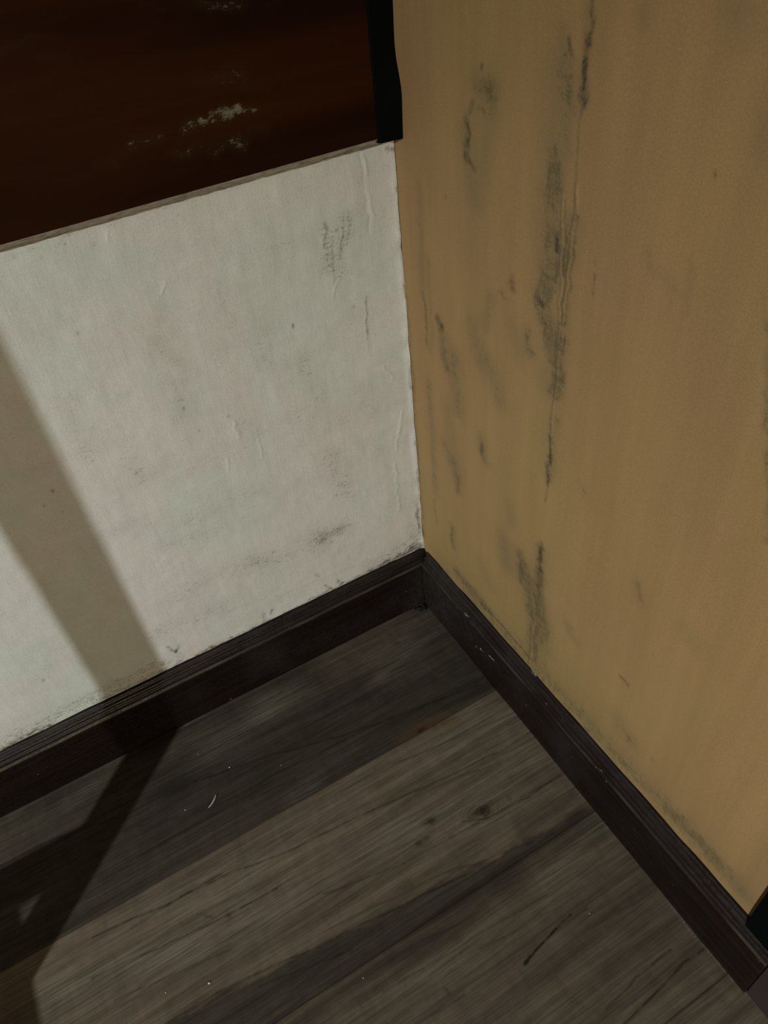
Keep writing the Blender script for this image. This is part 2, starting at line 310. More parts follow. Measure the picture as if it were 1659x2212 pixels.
FLOOR_MARKS = [
(1,0.0020,1.00,[(-0.2025,-0.5376),(-0.1767,-0.5321),(-0.1360,-0.5244),(-0.1216,-0.5241)]),
(1,0.0041,0.70,[(-0.1981,-0.5363),(-0.1881,-0.5338)]),
(1,0.0014,0.70,[(-0.1526,-0.6200),(-0.1229,-0.6169),(-0.1062,-0.6136),(-0.0487,-0.6123)]),
(1,0.0014,0.80,[(-0.1470,-0.6395),(-0.0923,-0.6352),(-0.0458,-0.6308),(-0.0174,-0.6312)]),
(1,0.0013,0.50,[(-0.1810,-0.5324),(-0.1495,-0.5281),(-0.1000,-0.5280)]),
(1,0.0014,0.70,[(-0.6406,-0.2378),(-0.6135,-0.2406),(-0.5828,-0.2448),(-0.5460,-0.2505),(-0.5039,-0.2505),(-0.4729,-0.2533)]),
(1,0.0015,0.60,[(-0.5460,-0.2505),(-0.5045,-0.2521),(-0.4619,-0.2587),(-0.3750,-0.2731),(-0.3217,-0.2772),(-0.2476,-0.2858),(-0.1564,-0.2958),(-0.0515,-0.3039),(-0.0104,-0.3040)]),
(1,0.0016,0.50,[(-0.7299,-0.0828),(-0.6555,-0.0850),(-0.5748,-0.1009)]),
(1,0.0017,0.60,[(-0.4621,-0.1115),(-0.3681,-0.1287),(-0.2744,-0.1533),(-0.1609,-0.1759),(-0.0328,-0.1963)]),
(1,0.0017,0.50,[(-0.4522,-0.1618),(-0.3249,-0.1646),(-0.2361,-0.1688),(-0.1432,-0.1732)]),
(1,0.0016,0.40,[(-0.5619,-0.1720),(-0.4557,-0.1713),(-0.3339,-0.1840)]),
(1,0.0014,0.50,[(-0.3691,-0.3448),(-0.2587,-0.3659),(-0.1693,-0.3718),(-0.0755,-0.3781),(-0.0186,-0.3761)]),
(1,0.0016,0.60,[(-0.6516,-0.2834),(-0.5271,-0.2992),(-0.4176,-0.3086)]),
(1,0.0013,0.60,[(-0.5903,-0.3759),(-0.5203,-0.3790),(-0.4236,-0.3918),(-0.2972,-0.4079),(-0.1943,-0.4190)]),
(1,0.0014,0.40,[(-0.3882,-0.3834),(-0.2324,-0.4023),(-0.1086,-0.4309)]),
(1,0.0010,0.40,[(-0.6334,-0.3224),(-0.4946,-0.3430)]),
(1,0.0010,0.40,[(-0.4805,-0.3973),(-0.3685,-0.4192)]),
(1,0.0018,0.40,[(-0.1247,-0.2220),(-0.0013,-0.2361)]),
(1,0.0014,0.40,[(-0.2061,-0.2397),(-0.0988,-0.2564),(0.0016,-0.2664)]),
(1,0.0013,0.40,[(-0.2032,-0.2981),(-0.0902,-0.3130)]),
(1,0.0012,0.40,[(-0.3565,-0.4770),(-0.2521,-0.4837),(-0.1326,-0.4894)]),
(1,0.0016,0.35,[(-0.2362,-0.4991),(-0.1331,-0.5079)]),
(1,0.0010,0.40,[(-0.3413,-0.5239),(-0.2815,-0.5273)]),
(0,0.0290,0.80,[(-0.4801,-0.4507),(-0.3612,-0.4522),(-0.2445,-0.4524),(-0.1613,-0.4525)]),
(0,0.0345,0.80,[(-0.5626,-0.4017),(-0.4340,-0.4141),(-0.3105,-0.4305),(-0.2150,-0.4390)]),
(0,0.0261,0.80,[(-0.1712,-0.4465),(-0.1009,-0.4495),(-0.0286,-0.4448)]),
(0,0.0241,0.70,[(-0.1113,-0.4150),(-0.0233,-0.4108)]),
(0,0.0220,0.35,[(-0.3319,-0.3992),(-0.1728,-0.4188)]),
(0,0.0349,0.90,[(-0.4990,-0.0965),(-0.4550,-0.0909)]),
(0,0.0165,0.80,[(-0.4976,-0.1137),(-0.4679,-0.1079)]),
(0,0.0474,0.50,[(-0.0316,-0.1566),(-0.0269,-0.2001)]),
(0,0.0420,0.50,[(-0.3737,-0.1422),(-0.2744,-0.1533),(-0.1648,-0.1687),(-0.0833,-0.1831)]),
(0,0.0407,0.50,[(-0.1142,-0.0816),(-0.0365,-0.1111)]),
(0,0.0266,0.50,[(-0.4780,-0.1574),(-0.3847,-0.1683),(-0.3368,-0.1903)]),
(0,0.0212,0.40,[(-0.1229,-0.5383),(-0.0164,-0.5414)]),
(0,0.0193,0.35,[(-0.3114,-0.5252),(-0.1881,-0.5338)]),
(0,0.0200,0.35,[(-0.1293,-0.5860),(-0.0271,-0.5905)]),
(2,0.0161,0.70,[(-0.2581,-0.3167),(-0.2200,-0.3256),(-0.1816,-0.3346),(-0.1320,-0.3504)]),
(2,0.0182,0.60,[(-0.2910,-0.3251),(-0.2266,-0.3363)]),
(2,0.0174,0.50,[(-0.5130,-0.2764),(-0.4650,-0.2992)]),
(2,0.0219,0.50,[(-0.5982,-0.2982),(-0.4751,-0.3246),(-0.3666,-0.3398)]),
(2,0.0216,0.50,[(-0.6944,-0.2748),(-0.6257,-0.2933),(-0.5341,-0.3192)]),
(2,0.0235,0.40,[(-0.5594,-0.2481),(-0.4035,-0.2767)]),
(2,0.0214,0.50,[(-0.4550,-0.0909),(-0.3893,-0.0711),(-0.3228,-0.0576)]),
(2,0.0263,0.50,[(-0.3351,-0.0498),(-0.2725,-0.0509)]),
(2,0.0246,0.40,[(-0.1454,-0.0612),(-0.0879,-0.0664)]),
(2,0.0190,0.50,[(-0.1501,-0.0999),(-0.0738,-0.0866)]),
(2,0.0415,0.35,[(-0.1390,-0.2569),(-0.0406,-0.2668)]),
(2,0.0151,0.45,[(-0.3078,-0.4898),(-0.2576,-0.4919)]),
(2,0.0199,0.40,[(-0.3454,-0.2090),(-0.3229,-0.2071)]),
(2,0.0019,0.80,[(-0.0086,-0.4215),(-0.0080,-0.4481)]),
(2,0.0253,0.40,[(-0.1305,-0.3589),(-0.0926,-0.3596)]),
(2,0.0282,0.40,[(-0.1223,-0.4765),(-0.0157,-0.4744)]),
(2,0.0140,0.40,[(-0.6340,-0.0443),(-0.5924,-0.0379)]),
(2,0.0019,0.90,[(-0.4437,-0.0152),(-0.4132,-0.0139)]),
(2,0.0012,0.70,[(-0.0146,-0.6754),(-0.0154,-0.6152),(-0.0148,-0.5707)]),
(3,0.0128,1.00,[(-0.1746,-0.2125),(-0.1419,-0.2110),(-0.1057,-0.2178)]),
(3,0.0100,0.80,[(-0.1296,-0.2234),(-0.0959,-0.2277)]),
(1,0.0043,0.60,[(-0.1495,-0.2169),(-0.1370,-0.2160)]),
(3,0.0117,0.40,[(-0.0464,-0.4831),(-0.0453,-0.4906)]),
(1,0.0037,0.40,[(-0.2312,-0.3261),(-0.2243,-0.3267)]),
(1,0.0012,0.40,[(-0.1693,-0.3609),(-0.1345,-0.3752),(-0.0952,-0.3734),(-0.0160,-0.3778)]),
(1,0.0038,0.40,[(-0.0992,-0.3632),(-0.0963,-0.3697)]),
(1,0.0034,0.50,[(-0.4853,-0.3028),(-0.4828,-0.3062)]),
(1,0.0023,0.45,[(-0.5183,-0.2827),(-0.5011,-0.2951)]),
(1,0.0030,0.40,[(-0.2958,-0.5107),(-0.2954,-0.5179)]),
(1,0.0026,0.35,[(-0.2609,-0.4870),(-0.2600,-0.4916)]),
(1,0.0067,0.40,[(-0.1018,-0.0572),(-0.0958,-0.0590)]),
]
BOARD_BACK_MARKS = [
(0,0.0029,0.70,[(-0.3666,0.0036),(-0.3573,0.0035)]),
(0,0.0019,0.50,[(-0.3840,0.0107),(-0.3661,0.0057)]),
(0,0.0020,0.60,[(-0.3478,0.0006),(-0.3430,0.0044),(-0.3546,0.0051)]),
(0,0.0034,0.50,[(-0.4522,0.0816),(-0.4454,0.0807)]),
(0,0.0032,0.60,[(-0.5887,0.0891),(-0.5765,0.0924)]),
(0,0.0026,0.50,[(-0.3790,0.0964),(-0.3718,0.0965)]),
(0,0.0030,0.60,[(-0.1694,0.0462),(-0.1684,0.0478)]),
(0,0.0027,0.60,[(-0.3223,0.0942),(-0.3206,0.0952)]),
(1,0.0314,0.80,[(-0.0201,0.0781),(-0.0226,-0.0029)]),
(1,0.0423,0.40,[(-0.0621,0.0478),(-0.0384,0.0078)]),
(1,0.0385,0.30,[(-0.2786,0.0478),(-0.1168,0.0256)]),
]
BOARD_RIGHT_MARKS = [
(0,0.0044,0.70,[(-0.1800,0.0578),(-0.1896,0.0618)]),
(0,0.0056,0.70,[(-0.2001,0.0695),(-0.2127,0.0728)]),
(0,0.0053,0.60,[(-0.2871,0.0590),(-0.2904,0.0564)]),
(0,0.0044,0.70,[(-0.1163,0.0898),(-0.1188,0.0879)]),
(0,0.0043,0.70,[(-0.1366,0.0986),(-0.1465,0.1012)]),
(0,0.0059,0.60,[(-0.1703,0.0607),(-0.1679,0.0508)]),
(1,0.0908,1.00,[(-0.0513,0.1197),(-0.0522,0.0418)]),
(1,0.0780,0.70,[(-0.0815,0.0713),(-0.1461,0.0819)]),
(1,0.0432,0.50,[(-0.1824,0.0652),(-0.2720,0.0812)]),
(0,0.0035,0.50,[(-0.4142,0.0671),(-0.4171,0.0656)]),
]
BOARD_RIGHT_TOP_MARKS = [
(0,0.0096,1.00,[(-0.2829,0.1254),(-0.2959,0.1252)]),
(0,0.0059,0.70,[(-0.2998,0.1267),(-0.3147,0.1336)]),
(0,0.0049,0.80,[(-0.2615,0.1235),(-0.2636,0.1228)]),
(0,0.0054,0.90,[(-0.3930,0.1348),(-0.3967,0.1335)]),
(0,0.0033,0.60,[(-0.4359,0.0945),(-0.4483,0.0948)]),
(0,0.0044,0.60,[(-0.4228,0.0970),(-0.4387,0.1026)]),
(0,0.0050,0.80,[(-0.4573,0.1350),(-0.4622,0.1340)]),
(0,0.0046,0.60,[(-0.3571,0.1084),(-0.3609,0.1071)]),
(0,0.0046,0.50,[(-0.3835,0.0950),(-0.4055,0.0969)]),
(0,0.0029,0.60,[(-0.5215,0.1169),(-0.5233,0.1155)]),
(0,0.0043,1.00,[(-0.6543,0.1226),(-0.6568,0.1222)]),
(0,0.0026,0.60,[(-0.6744,0.0933),(-0.6804,0.0929)]),
(0,0.0035,0.40,[(-0.3194,0.1245),(-0.3524,0.1243)]),
]

# ---------------------------------------------------------------- helpers
def link(o, parent=None):
    C.objects.link(o)
    if parent is not None: o.parent = parent
    return o

def tag(o, label=None, cat=None, group=None, kind=None):
    if label: o['label'] = label
    if cat: o['category'] = cat
    if group: o['group'] = group
    if kind: o['kind'] = kind
    return o

def empty(name, loc):
    o = bpy.data.objects.new(name, None); o.location = loc
    o.empty_display_size = 0.05
    return link(o)

def from_bm(name, bm, mat, parent=None, smooth=False):
    me = bpy.data.meshes.new(name)
    bmesh.ops.recalc_face_normals(bm, faces=bm.faces[:])
    bm.to_mesh(me); bm.free()
    if smooth:
        for p in me.polygons: p.use_smooth = True
    me.materials.append(mat)
    o = bpy.data.objects.new(name, me)
    return link(o, parent)

def add_box(bm, x0, x1, y0, y1, z0, z1, bev=0.0):
    t = bmesh.new()
    bmesh.ops.create_cube(t, size=1.0)
    for v in t.verts:
        v.co = Vector(((x0+x1)/2 + v.co.x*(x1-x0), (y0+y1)/2 + v.co.y*(y1-y0), (z0+z1)/2 + v.co.z*(z1-z0)))
    if bev > 0:
        bmesh.ops.bevel(t, geom=t.edges[:], offset=bev, segments=2, affect='EDGES', profile=0.5)
    me = bpy.data.meshes.new('tmp'); t.to_mesh(me); t.free()
    bm.from_mesh(me); bpy.data.meshes.remove(me)

def box_obj(name, mat, b, bev=0.0, parent=None):
    bm = bmesh.new(); add_box(bm, *b, bev=bev)
    return from_bm(name, bm, mat, parent)

def lathe(bm, prof, c, seg=24):
    rings = []
    for r, z in prof:
        rings.append([bm.verts.new((c[0]+r*math.cos(2*math.pi*k/seg), c[1]+r*math.sin(2*math.pi*k/seg), c[2]+z)) for k in range(seg)])
    for a, b in zip(rings, rings[1:]):
        for k in range(seg):
            bm.faces.new((a[k], a[(k+1) % seg], b[(k+1) % seg], b[k]))
    return rings

def coords(lo, d0, d1, hi, step, extra=()):
    """coarse outside [d0,d1], dense inside"""
    a = list(np.arange(d0, d1 + 1e-9, step))
    if lo < d0: a = list(np.linspace(lo, d0, max(2, int((d0-lo)/0.25)+1)))[:-1] + a
    if hi > d1: a = a + list(np.linspace(d1, hi, max(2, int((hi-d1)/0.25)+1)))[(0 if abs(a[-1]-d1) > 1e-6 else 1):]
    a = sorted(set(round(v, 5) for v in list(a) + list(extra)))
    return np.array(a)

def paint_marks(U, V, marks, chans=4, along=1.0, straight=()):
    """distance to each stroke -> four soft mark densities on the grid"""
    out = np.zeros((chans,) + U.shape)
    U0, V0 = U, V
    w1 = smooth_noise(U/along, V, 0.011, 101)-0.5; w2 = smooth_noise(U/along, V, 0.011, 102)-0.5
    w3 = smooth_noise(U/along, V, 0.0042, 103)-0.5; w4 = smooth_noise(U/along, V, 0.0042, 104)-0.5
    brk = 0.45 + 0.55*np.clip((0.6*smooth_noise(U, V, 0.009, 105) + 0.4*smooth_noise(U, V, 0.0035, 106) - 0.30)*4, 0, 1)
    for ch, w, s, pts in marks:
        P = np.array(pts)
        r = max(w/2, 0.0011)*(1.35 if ch in (0, 2) else 1.15)
        m = r*2.6
        k = min(1.0, max(w, 0.0012)/0.005)
        U = U0 + (w1*0.006 + w3*0.003)*(0.35+0.65*k); V = V0 + (w2*0.006 + w4*0.003)*(0.35+0.65*k)
        sel = (U > P[:, 0].min()-m) & (U < P[:, 0].max()+m) & (V > P[:, 1].min()-m) & (V < P[:, 1].max()+m)
        if not sel.any(): continue
        u, v = U[sel], V[sel]
        d = np.full(u.shape, 1e9)
        for a, b in zip(P, P[1:]):
            ab = b-a; L = max((ab**2).sum(), 1e-12)
            t = np.clip(((u-a[0])*ab[0] + (v-a[1])*ab[1])/L, 0, 1)
            d = np.minimum(d, np.hypot(u-a[0]-t*ab[0], v-a[1]-t*ab[1]))
        f = s*np.exp(-(d/r)**2*0.9)
        if ch == 1: f = f*brk[sel]
        cur = out[ch][sel]
        if ch == 3: out[ch][sel] = cur + f
        else: out[ch][sel] = cur + f*(1-np.clip(cur, 0, 1)*0.6)
    for yl, w, s in straight:                 # board joints: dead straight lines along u
        out[1] += s*np.exp(-((V0-yl)/w)**2)
    return out

def smooth_noise(U, V, scale, seed):
    """cheap value noise on the grid"""
    rs = np.random.RandomState(seed)
    g = rs.rand(256, 256)
    x = U/scale + 100.3; y = V/scale + 100.7
    xi = np.floor(x).astype(int); yi = np.floor(y).astype(int)
    fx = x-xi; fy = y-yi
    fx = fx*fx*(3-2*fx); fy = fy*fy*(3-2*fy)
    G = lambda a, b: g[a % 256, b % 256]
    return (G(xi, yi)*(1-fx)+G(xi+1, yi)*fx)*(1-fy) + (G(xi, yi+1)*(1-fx)+G(xi+1, yi+1)*fx)*fy

def grid_obj(name, us, vs, to3, marks, mat, height=0.0, relief=None, tone=None, parent=None, extra=None, along=1.0, straight=()):
    U, V = np.meshgrid(us, vs, indexing='ij')
    ch = paint_marks(U, V, marks, 4, along, straight)
    if extra is not None: extra(U, V, ch)
    h = ch[3]*height if height else np.zeros(U.shape)
    if relief is not None: h = h + relief(U, V)
    X = to3(U.ravel(), V.ravel(), h.ravel())
    nu, nv = len(us), len(vs)
    idx = np.arange(nu*nv).reshape(nu, nv)
    F = np.stack([idx[:-1, :-1], idx[1:, :-1], idx[1:, 1:], idx[:-1, 1:]], -1).reshape(-1, 4)
    me = bpy.data.meshes.new(name)
    me.vertices.add(nu*nv); me.vertices.foreach_set('co', X.astype(np.float32).ravel())
    me.loops.add(F.size); me.loops.foreach_set('vertex_index', F.ravel().astype(np.int32))
    me.polygons.add(len(F)); me.polygons.foreach_set('loop_start', np.arange(0, F.size, 4, dtype=np.int32))
    me.polygons.foreach_set('use_smooth', np.ones(len(F), dtype=bool))
    me.update(calc_edges=True); me.validate()
    for k, nm in enumerate(('mark_a', 'mark_b', 'mark_c', 'mark_d')):
        at = me.attributes.new(nm, 'FLOAT', 'POINT')
        at.data.foreach_set('value', ch[k].ravel().astype(np.float32))
    if tone is not None:
        at = me.attributes.new('tone', 'FLOAT', 'POINT')
        at.data.foreach_set('value', tone(U, V).ravel().astype(np.float32))
    me.materials.append(mat)
    return link(bpy.data.objects.new(name, me), parent)

# ---------------------------------------------------------------- node material helper
class NM:
    def __init__(s, name, rough=0.6, spec=0.3):
        s.m = bpy.data.materials.new(name); s.m.use_nodes = True
        s.nt = s.m.node_tree; s.b = s.nt.nodes['Principled BSDF']
        s.b.inputs['Roughness'].default_value = rough
        s.b.inputs['Specular IOR Level'].default_value = spec
        tc = s.nt.nodes.new('ShaderNodeTexCoord'); s.obj = tc.outputs['Object']
    def set(s, sock, v):
        if isinstance(v, bpy.types.NodeSocket): s.nt.links.new(v, sock)
        elif isinstance(v, (tuple, list)) and len(v) == 3 and sock.type == 'RGBA': sock.default_value = (*v, 1)
        else: sock.default_value = v
    def attr(s, n):
        a = s.nt.nodes.new('ShaderNodeAttribute'); a.attribute_name = n; return a.outputs['Fac']
    def math(s, op, a, b=0.0, clamp=False):
        n = s.nt.nodes.new('ShaderNodeMath'); n.operation = op; n.use_clamp = clamp
        s.set(n.inputs[0], a); s.set(n.inputs[1], b); return n.outputs[0]
    def noise(s, scale=(1, 1, 1), detail=4, rough=0.55, dist=0.0, loc=(0, 0, 0), rot=(0, 0, 0)):
        mp = s.nt.nodes.new('ShaderNodeMapping'); s.set(mp.inputs['Vector'], s.obj)
        mp.inputs['Scale'].default_value = scale; mp.inputs['Location'].default_value = loc; mp.inputs['Rotation'].default_value = rot
        n = s.nt.nodes.new('ShaderNodeTexNoise'); n.inputs['Scale'].default_value = 1.0
        n.inputs['Detail'].default_value = detail; n.inputs['Roughness'].default_value = rough; n.inputs['Distortion'].default_value = dist
        s.set(n.inputs['Vector'], mp.outputs[0]); return n.outputs['Fac']
    def ramp(s, v, a, b, lo=0.0, hi=1.0):
        n = s.nt.nodes.new('ShaderNodeMapRange'); n.interpolation_type = 'SMOOTHSTEP'
        s.set(n.inputs[0], v)
        for k, x in enumerate((a, b, lo, hi)): s.set(n.inputs[k+1], x)
        return n.outputs[0]
    def mix(s, f, a, b, mode='MIX'):
        n = s.nt.nodes.new('ShaderNodeMix'); n.data_type = 'RGBA'; n.blend_type = mode
        s.set(n.inputs['Factor'], f); s.set(n.inputs['A'], a); s.set(n.inputs['B'], b); return n.outputs['Result']
    def gray(s, v):
        n = s.nt.nodes.new('ShaderNodeCombineColor')
        for k in range(3): s.set(n.inputs[k], v)
        return n.outputs[0]
    def bump(s, h, dist, strength=1.0):
        n = s.nt.nodes.new('ShaderNodeBump'); n.inputs['Distance'].default_value = dist; n.inputs['Strength'].default_value = strength
        s.set(n.inputs['Height'], h); s.nt.links.new(n.outputs[0], s.b.inputs['Normal'])
    def col(s, c): s.set(s.b.inputs['Base Color'], c); return s.m
    def chip(s, name, noise_v, gain=1.0, edge=0.25):
        d = s.math('MULTIPLY', s.attr(name), gain)
        t = s.math('SUBTRACT', 1.0, d)
        return s.ramp(noise_v, t, s.math('ADD', t, edge))
    def mark(s, name, noise_v, gain=1.0, edge=0.25):
        """mark density broken up by a noise: density sets how much of the noise is covered"""
        d = s.math('MULTIPLY', s.attr(name), gain, True)
        return s.math('MULTIPLY', d, s.ramp(noise_v, 0.36, 0.36 + edge, 0.25, 1.0), True)

def plain(name, c, rough=0.6, spec=0.3, var=0.15, sc=8.0):
    n = NM(name, rough, spec)
    f = n.noise((sc, sc, sc), 4)
    return n.col(n.mix(f, tuple(x*(1-var) for x in c), tuple(min(1, x*(1+var)) for x in c)))

# ---- white painted plaster: patchy greenish / pinkish off-white, brush strokes, scuffs
def mat_white():
    n = NM('white_plaster', 0.55, 0.25)
    big = n.noise((7, 7, 5), 5, 0.6, 0.8, loc=(1.3, 0, 2.1))
    brush = n.noise((30, 30, 5), 5, 0.65, loc=(4, 0, 0))
    brushh = n.noise((6, 6, 60), 5, 0.65, loc=(2, 0, 7))
    fine = n.noise((420, 420, 300), 3, 0.7)
    mid = n.noise((90, 90, 90), 4, 0.7, loc=(3, 1, 0))
    streakh = n.noise((70, 70, 320), 4, 0.7, loc=(3, 1, 5))
    c = n.mix(n.ramp(big, 0.46, 0.54), WHITE_A, WHITE_B)
    pink = n.math('MULTIPLY', n.attr('mark_c'), n.ramp(mid, 0.3, 0.7, 0.55, 1.0), True)
    c = n.mix(n.math('MULTIPLY', pink, 0.75), c, WHITE_PINK)
    bb = n.ramp(brush, 0.3, 0.7, 0.975, 1.02)
    comb = n.nt.nodes.new('ShaderNodeCombineColor')
    for k in range(3): n.set(comb.inputs[k], n.math('MULTIPLY', bb, n.ramp(brushh, 0.3, 0.7, 0.985, 1.01)))
    c = n.mix(1.0, c, comb.outputs[0], 'MULTIPLY')
    sp = n.math('ADD', n.math('MULTIPLY', streakh, 0.55), n.math('MULTIPLY', fine, 0.45))
    a = n.math('MINIMUM', n.attr('mark_a'), 1.0)
    grain = n.noise((700, 700, 500), 3, 0.7, loc=(5, 5, 5))
    blot = n.noise((45, 45, 30), 5, 0.7, loc=(8, 5, 2))
    c = n.mix(1.0, c, n.gray(n.math('MULTIPLY', n.ramp(grain, 0.3, 0.7, 0.93, 1.06), n.ramp(blot, 0.3, 0.7, 0.95, 1.03))), 'MULTIPLY')
    g = n.ramp(sp, n.math('SUBTRACT', 0.60, n.math('MULTIPLY', a, 0.13)), n.math('SUBTRACT', 0.70, n.math('MULTIPLY', a, 0.11)))
    c = n.mix(n.math('MULTIPLY', g, n.math('ADD', 0.28, n.math('MULTIPLY', a, 0.30))), c, (0.10, 0.092, 0.068))
    c = n.mix(n.math('MULTIPLY', a, 0.13, True), c, (0.19, 0.18, 0.14))
    d = n.mark('mark_b', n.math('ADD', n.math('MULTIPLY', mid, 0.6), n.math('MULTIPLY', sp, 0.5)), 1.35, 0.30)
    c = n.mix(n.math('MULTIPLY', d, 0.9), c, (0.030, 0.023, 0.015))
    hh = n.math('ADD', n.math('MULTIPLY', fine, 0.25), n.math('ADD', n.math('MULTIPLY', mid, 0.3), n.math('MULTIPLY', brush, 1.6)))
    n.bump(hh, 0.0009, 0.8)
    return n.col(c)

# ---- ochre painted plaster with scraped seam
def mat_yellow():
    n = NM('ochre_plaster', 0.6, 0.2)
    big = n.noise((2.4, 2.4, 1.8), 4, 0.5, loc=(0, 3.1, 0.4))
    mid = n.noise((150, 120, 55), 6, 0.78, loc=(3, 1, 0))
    fine = n.noise((420, 420, 420), 3, 0.7)
    diag = n.noise((1, 26, 200), 4, 0.65, loc=(0, 5, 2), rot=(math.radians(35), 0, 0))
    c = n.mix(n.ramp(big, 0.42, 0.58), YEL_A, YEL_B)
    c = n.mix(n.math('MULTIPLY', n.attr('mark_c'), 0.55, True), c, YEL_PINK)
    sp = n.math('ADD', n.math('MULTIPLY', mid, 0.5), n.math('ADD', n.math('MULTIPLY', fine, 0.25), n.math('MULTIPLY', diag, 0.25)))
    a = n.math('MINIMUM', n.attr('mark_a'), 1.0)
    g = n.ramp(sp, n.math('SUBTRACT', 0.66, n.math('MULTIPLY', a, 0.24)), n.math('SUBTRACT', 0.78, n.math('MULTIPLY', a, 0.20)))
    grain = n.noise((700, 700, 600), 3, 0.7, loc=(5, 5, 5))
    vert = n.noise((26, 26, 2.2), 5, 0.65, loc=(2, 7, 1))
    c = n.mix(1.0, c, n.gray(n.math('MULTIPLY', n.ramp(grain, 0.3, 0.7, 0.91, 1.08), n.ramp(vert, 0.3, 0.7, 0.93, 1.05))), 'MULTIPLY')
    c = n.mix(n.math('MULTIPLY', a, 0.50, True), c, (0.105, 0.083, 0.042))
    c = n.mix(n.math('MULTIPLY', g, 0.62), c, (0.060, 0.050, 0.026))
    d = n.mark('mark_b', n.math('ADD', n.math('MULTIPLY', mid, 0.5), n.math('MULTIPLY', fine, 0.6)), 1.35, 0.32)
    c = n.mix(n.math('MULTIPLY', d, 0.9), c, (0.020, 0.016, 0.010))
    hh = n.math('ADD', n.math('MULTIPLY', fine, 0.25), n.math('MULTIPLY', diag, 0.6))
    n.bump(hh, 0.0006, 0.6)
    return n.col(c)

# ---- laminate planks
def mat_floor():
    n = NM('laminate_planks', 0.55, 0.02)
    g1 = n.noise((3.5, 70, 1), 6, 0.66, 0.8, loc=(2, 0, 0))
    g2 = n.noise((14, 420, 1), 4, 0.6, 0.3, loc=(0, 4, 0))
    cross = n.noise((60, 22, 1), 4, 0.65, 0.5)
    patch = n.noise((2.6, 9, 1), 4, 0.6, 1.0, loc=(5.2, 2.3, 0))
    hue = n.noise((7, 12, 1), 3, 0.5, loc=(1, 8, 0))
    tone = n.attr('tone')
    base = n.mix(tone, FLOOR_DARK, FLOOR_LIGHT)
    base = n.mix(n.math('MULTIPLY', n.ramp(patch, 0.42, 0.60), 0.6), base, n.mix(tone, (0.034, 0.029, 0.020), (0.118, 0.090, 0.060)))
    base = n.mix(n.math('MULTIPLY', n.ramp(hue, 0.52, 0.66), 0.35), base, n.mix(tone, (0.026, 0.0175, 0.017), (0.092, 0.064, 0.047)))
    v = n.math('MULTIPLY', n.ramp(g1, 0.30, 0.70, 0.72, 1.27), n.ramp(g2, 0.25, 0.75, 0.80, 1.20))
    v = n.math('MULTIPLY', v, n.ramp(cross, 0.3, 0.75, 1.07, 0.86))
    comb = n.nt.nodes.new('ShaderNodeCombineColor')
    for k in range(3): n.set(comb.inputs[k], v)
    c = n.mix(1.0, base, comb.outputs[0], 'MULTIPLY')
    lt = n.math('MULTIPLY', n.attr('mark_c'), n.ramp(g2, 0.38, 0.66, 0.15, 1.0), True)
    c = n.mix(n.math('MULTIPLY', lt, 0.70), c, (0.175, 0.145, 0.112))
    dk = n.math('MULTIPLY', n.attr('mark_a'), n.ramp(g1, 0.25, 0.7, 1.0, 0.6), True)
    c = n.mix(n.math('MULTIPLY', dk, 0.72), c, (0.018, 0.0155, 0.012))
    ru = n.mark('mark_d', n.math('ADD', n.math('MULTIPLY', cross, 0.6), n.math('MULTIPLY', g2, 0.5)), 1.2, 0.5)
    c = n.mix(n.math('MULTIPLY', ru, 0.85), c, (0.075, 0.036, 0.008))
    ck = n.math('MULTIPLY', n.math('MULTIPLY', n.attr('mark_b'), 1.1), n.ramp(g1, 0.2, 0.6, 0.6, 1.0), True)
    c = n.mix(n.math('MULTIPLY', ck, 0.9), c, (0.007, 0.0055, 0.004))
    fine = n.ramp(n.noise((4, 150, 1), 5, 0.62, 0.8, loc=(9, 1, 0)), 0.60, 0.72)
    c = n.mix(n.math('MULTIPLY', fine, 0.30), c, (0.013, 0.0105, 0.0075))
    n.set(n.b.inputs['Roughness'], n.ramp(g1, 0.3, 0.7, 0.44, 0.62))
    n.bump(n.math('SUBTRACT', n.math('ADD', g2, g1), n.math('MULTIPLY', ck, 1.5)), 0.0004, 0.6)
    return n.col(c)

# ---- brown varnished wood panel with grey scuffs
def mat_panel():
    n = NM('brown_varnished_wood', 0.6, 0.03)
    grain = n.noise((3, 3, 42), 5, 0.6, 0.4)
    bands = n.noise((0.9, 1, 13), 3, 0.5, 0.3, loc=(0, 0, 3))
    fine = n.noise((240, 240, 420), 4, 0.7)
    flecks = n.noise((170, 1, 330), 6, 0.8, 0.5)
    c = n.mix(n.ramp(bands, 0.36, 0.64), PANEL_A, PANEL_B)
    c = n.mix(n.math('MULTIPLY', n.ramp(grain, 0.4, 0.75), 0.4), c, PANEL_C)
    a = n.attr('mark_a')
    c = n.mix(n.math('MULTIPLY', a, 0.22, True), c, (0.03, 0.02, 0.008))
    sp = n.math('ADD', n.math('MULTIPLY', flecks, 0.7), n.math('MULTIPLY', fine, 0.3))
    g = n.ramp(sp, n.math('SUBTRACT', 0.67, n.math('MULTIPLY', a, 0.20)), n.math('SUBTRACT', 0.80, n.math('MULTIPLY', a, 0.20)))
    c = n.mix(n.math('MULTIPLY', g, n.math('MULTIPLY', a, 1.7, True)), c, (0.095, 0.080, 0.054))
    n.bump(grain, 0.0004, 0.5)
    return n.col(c)

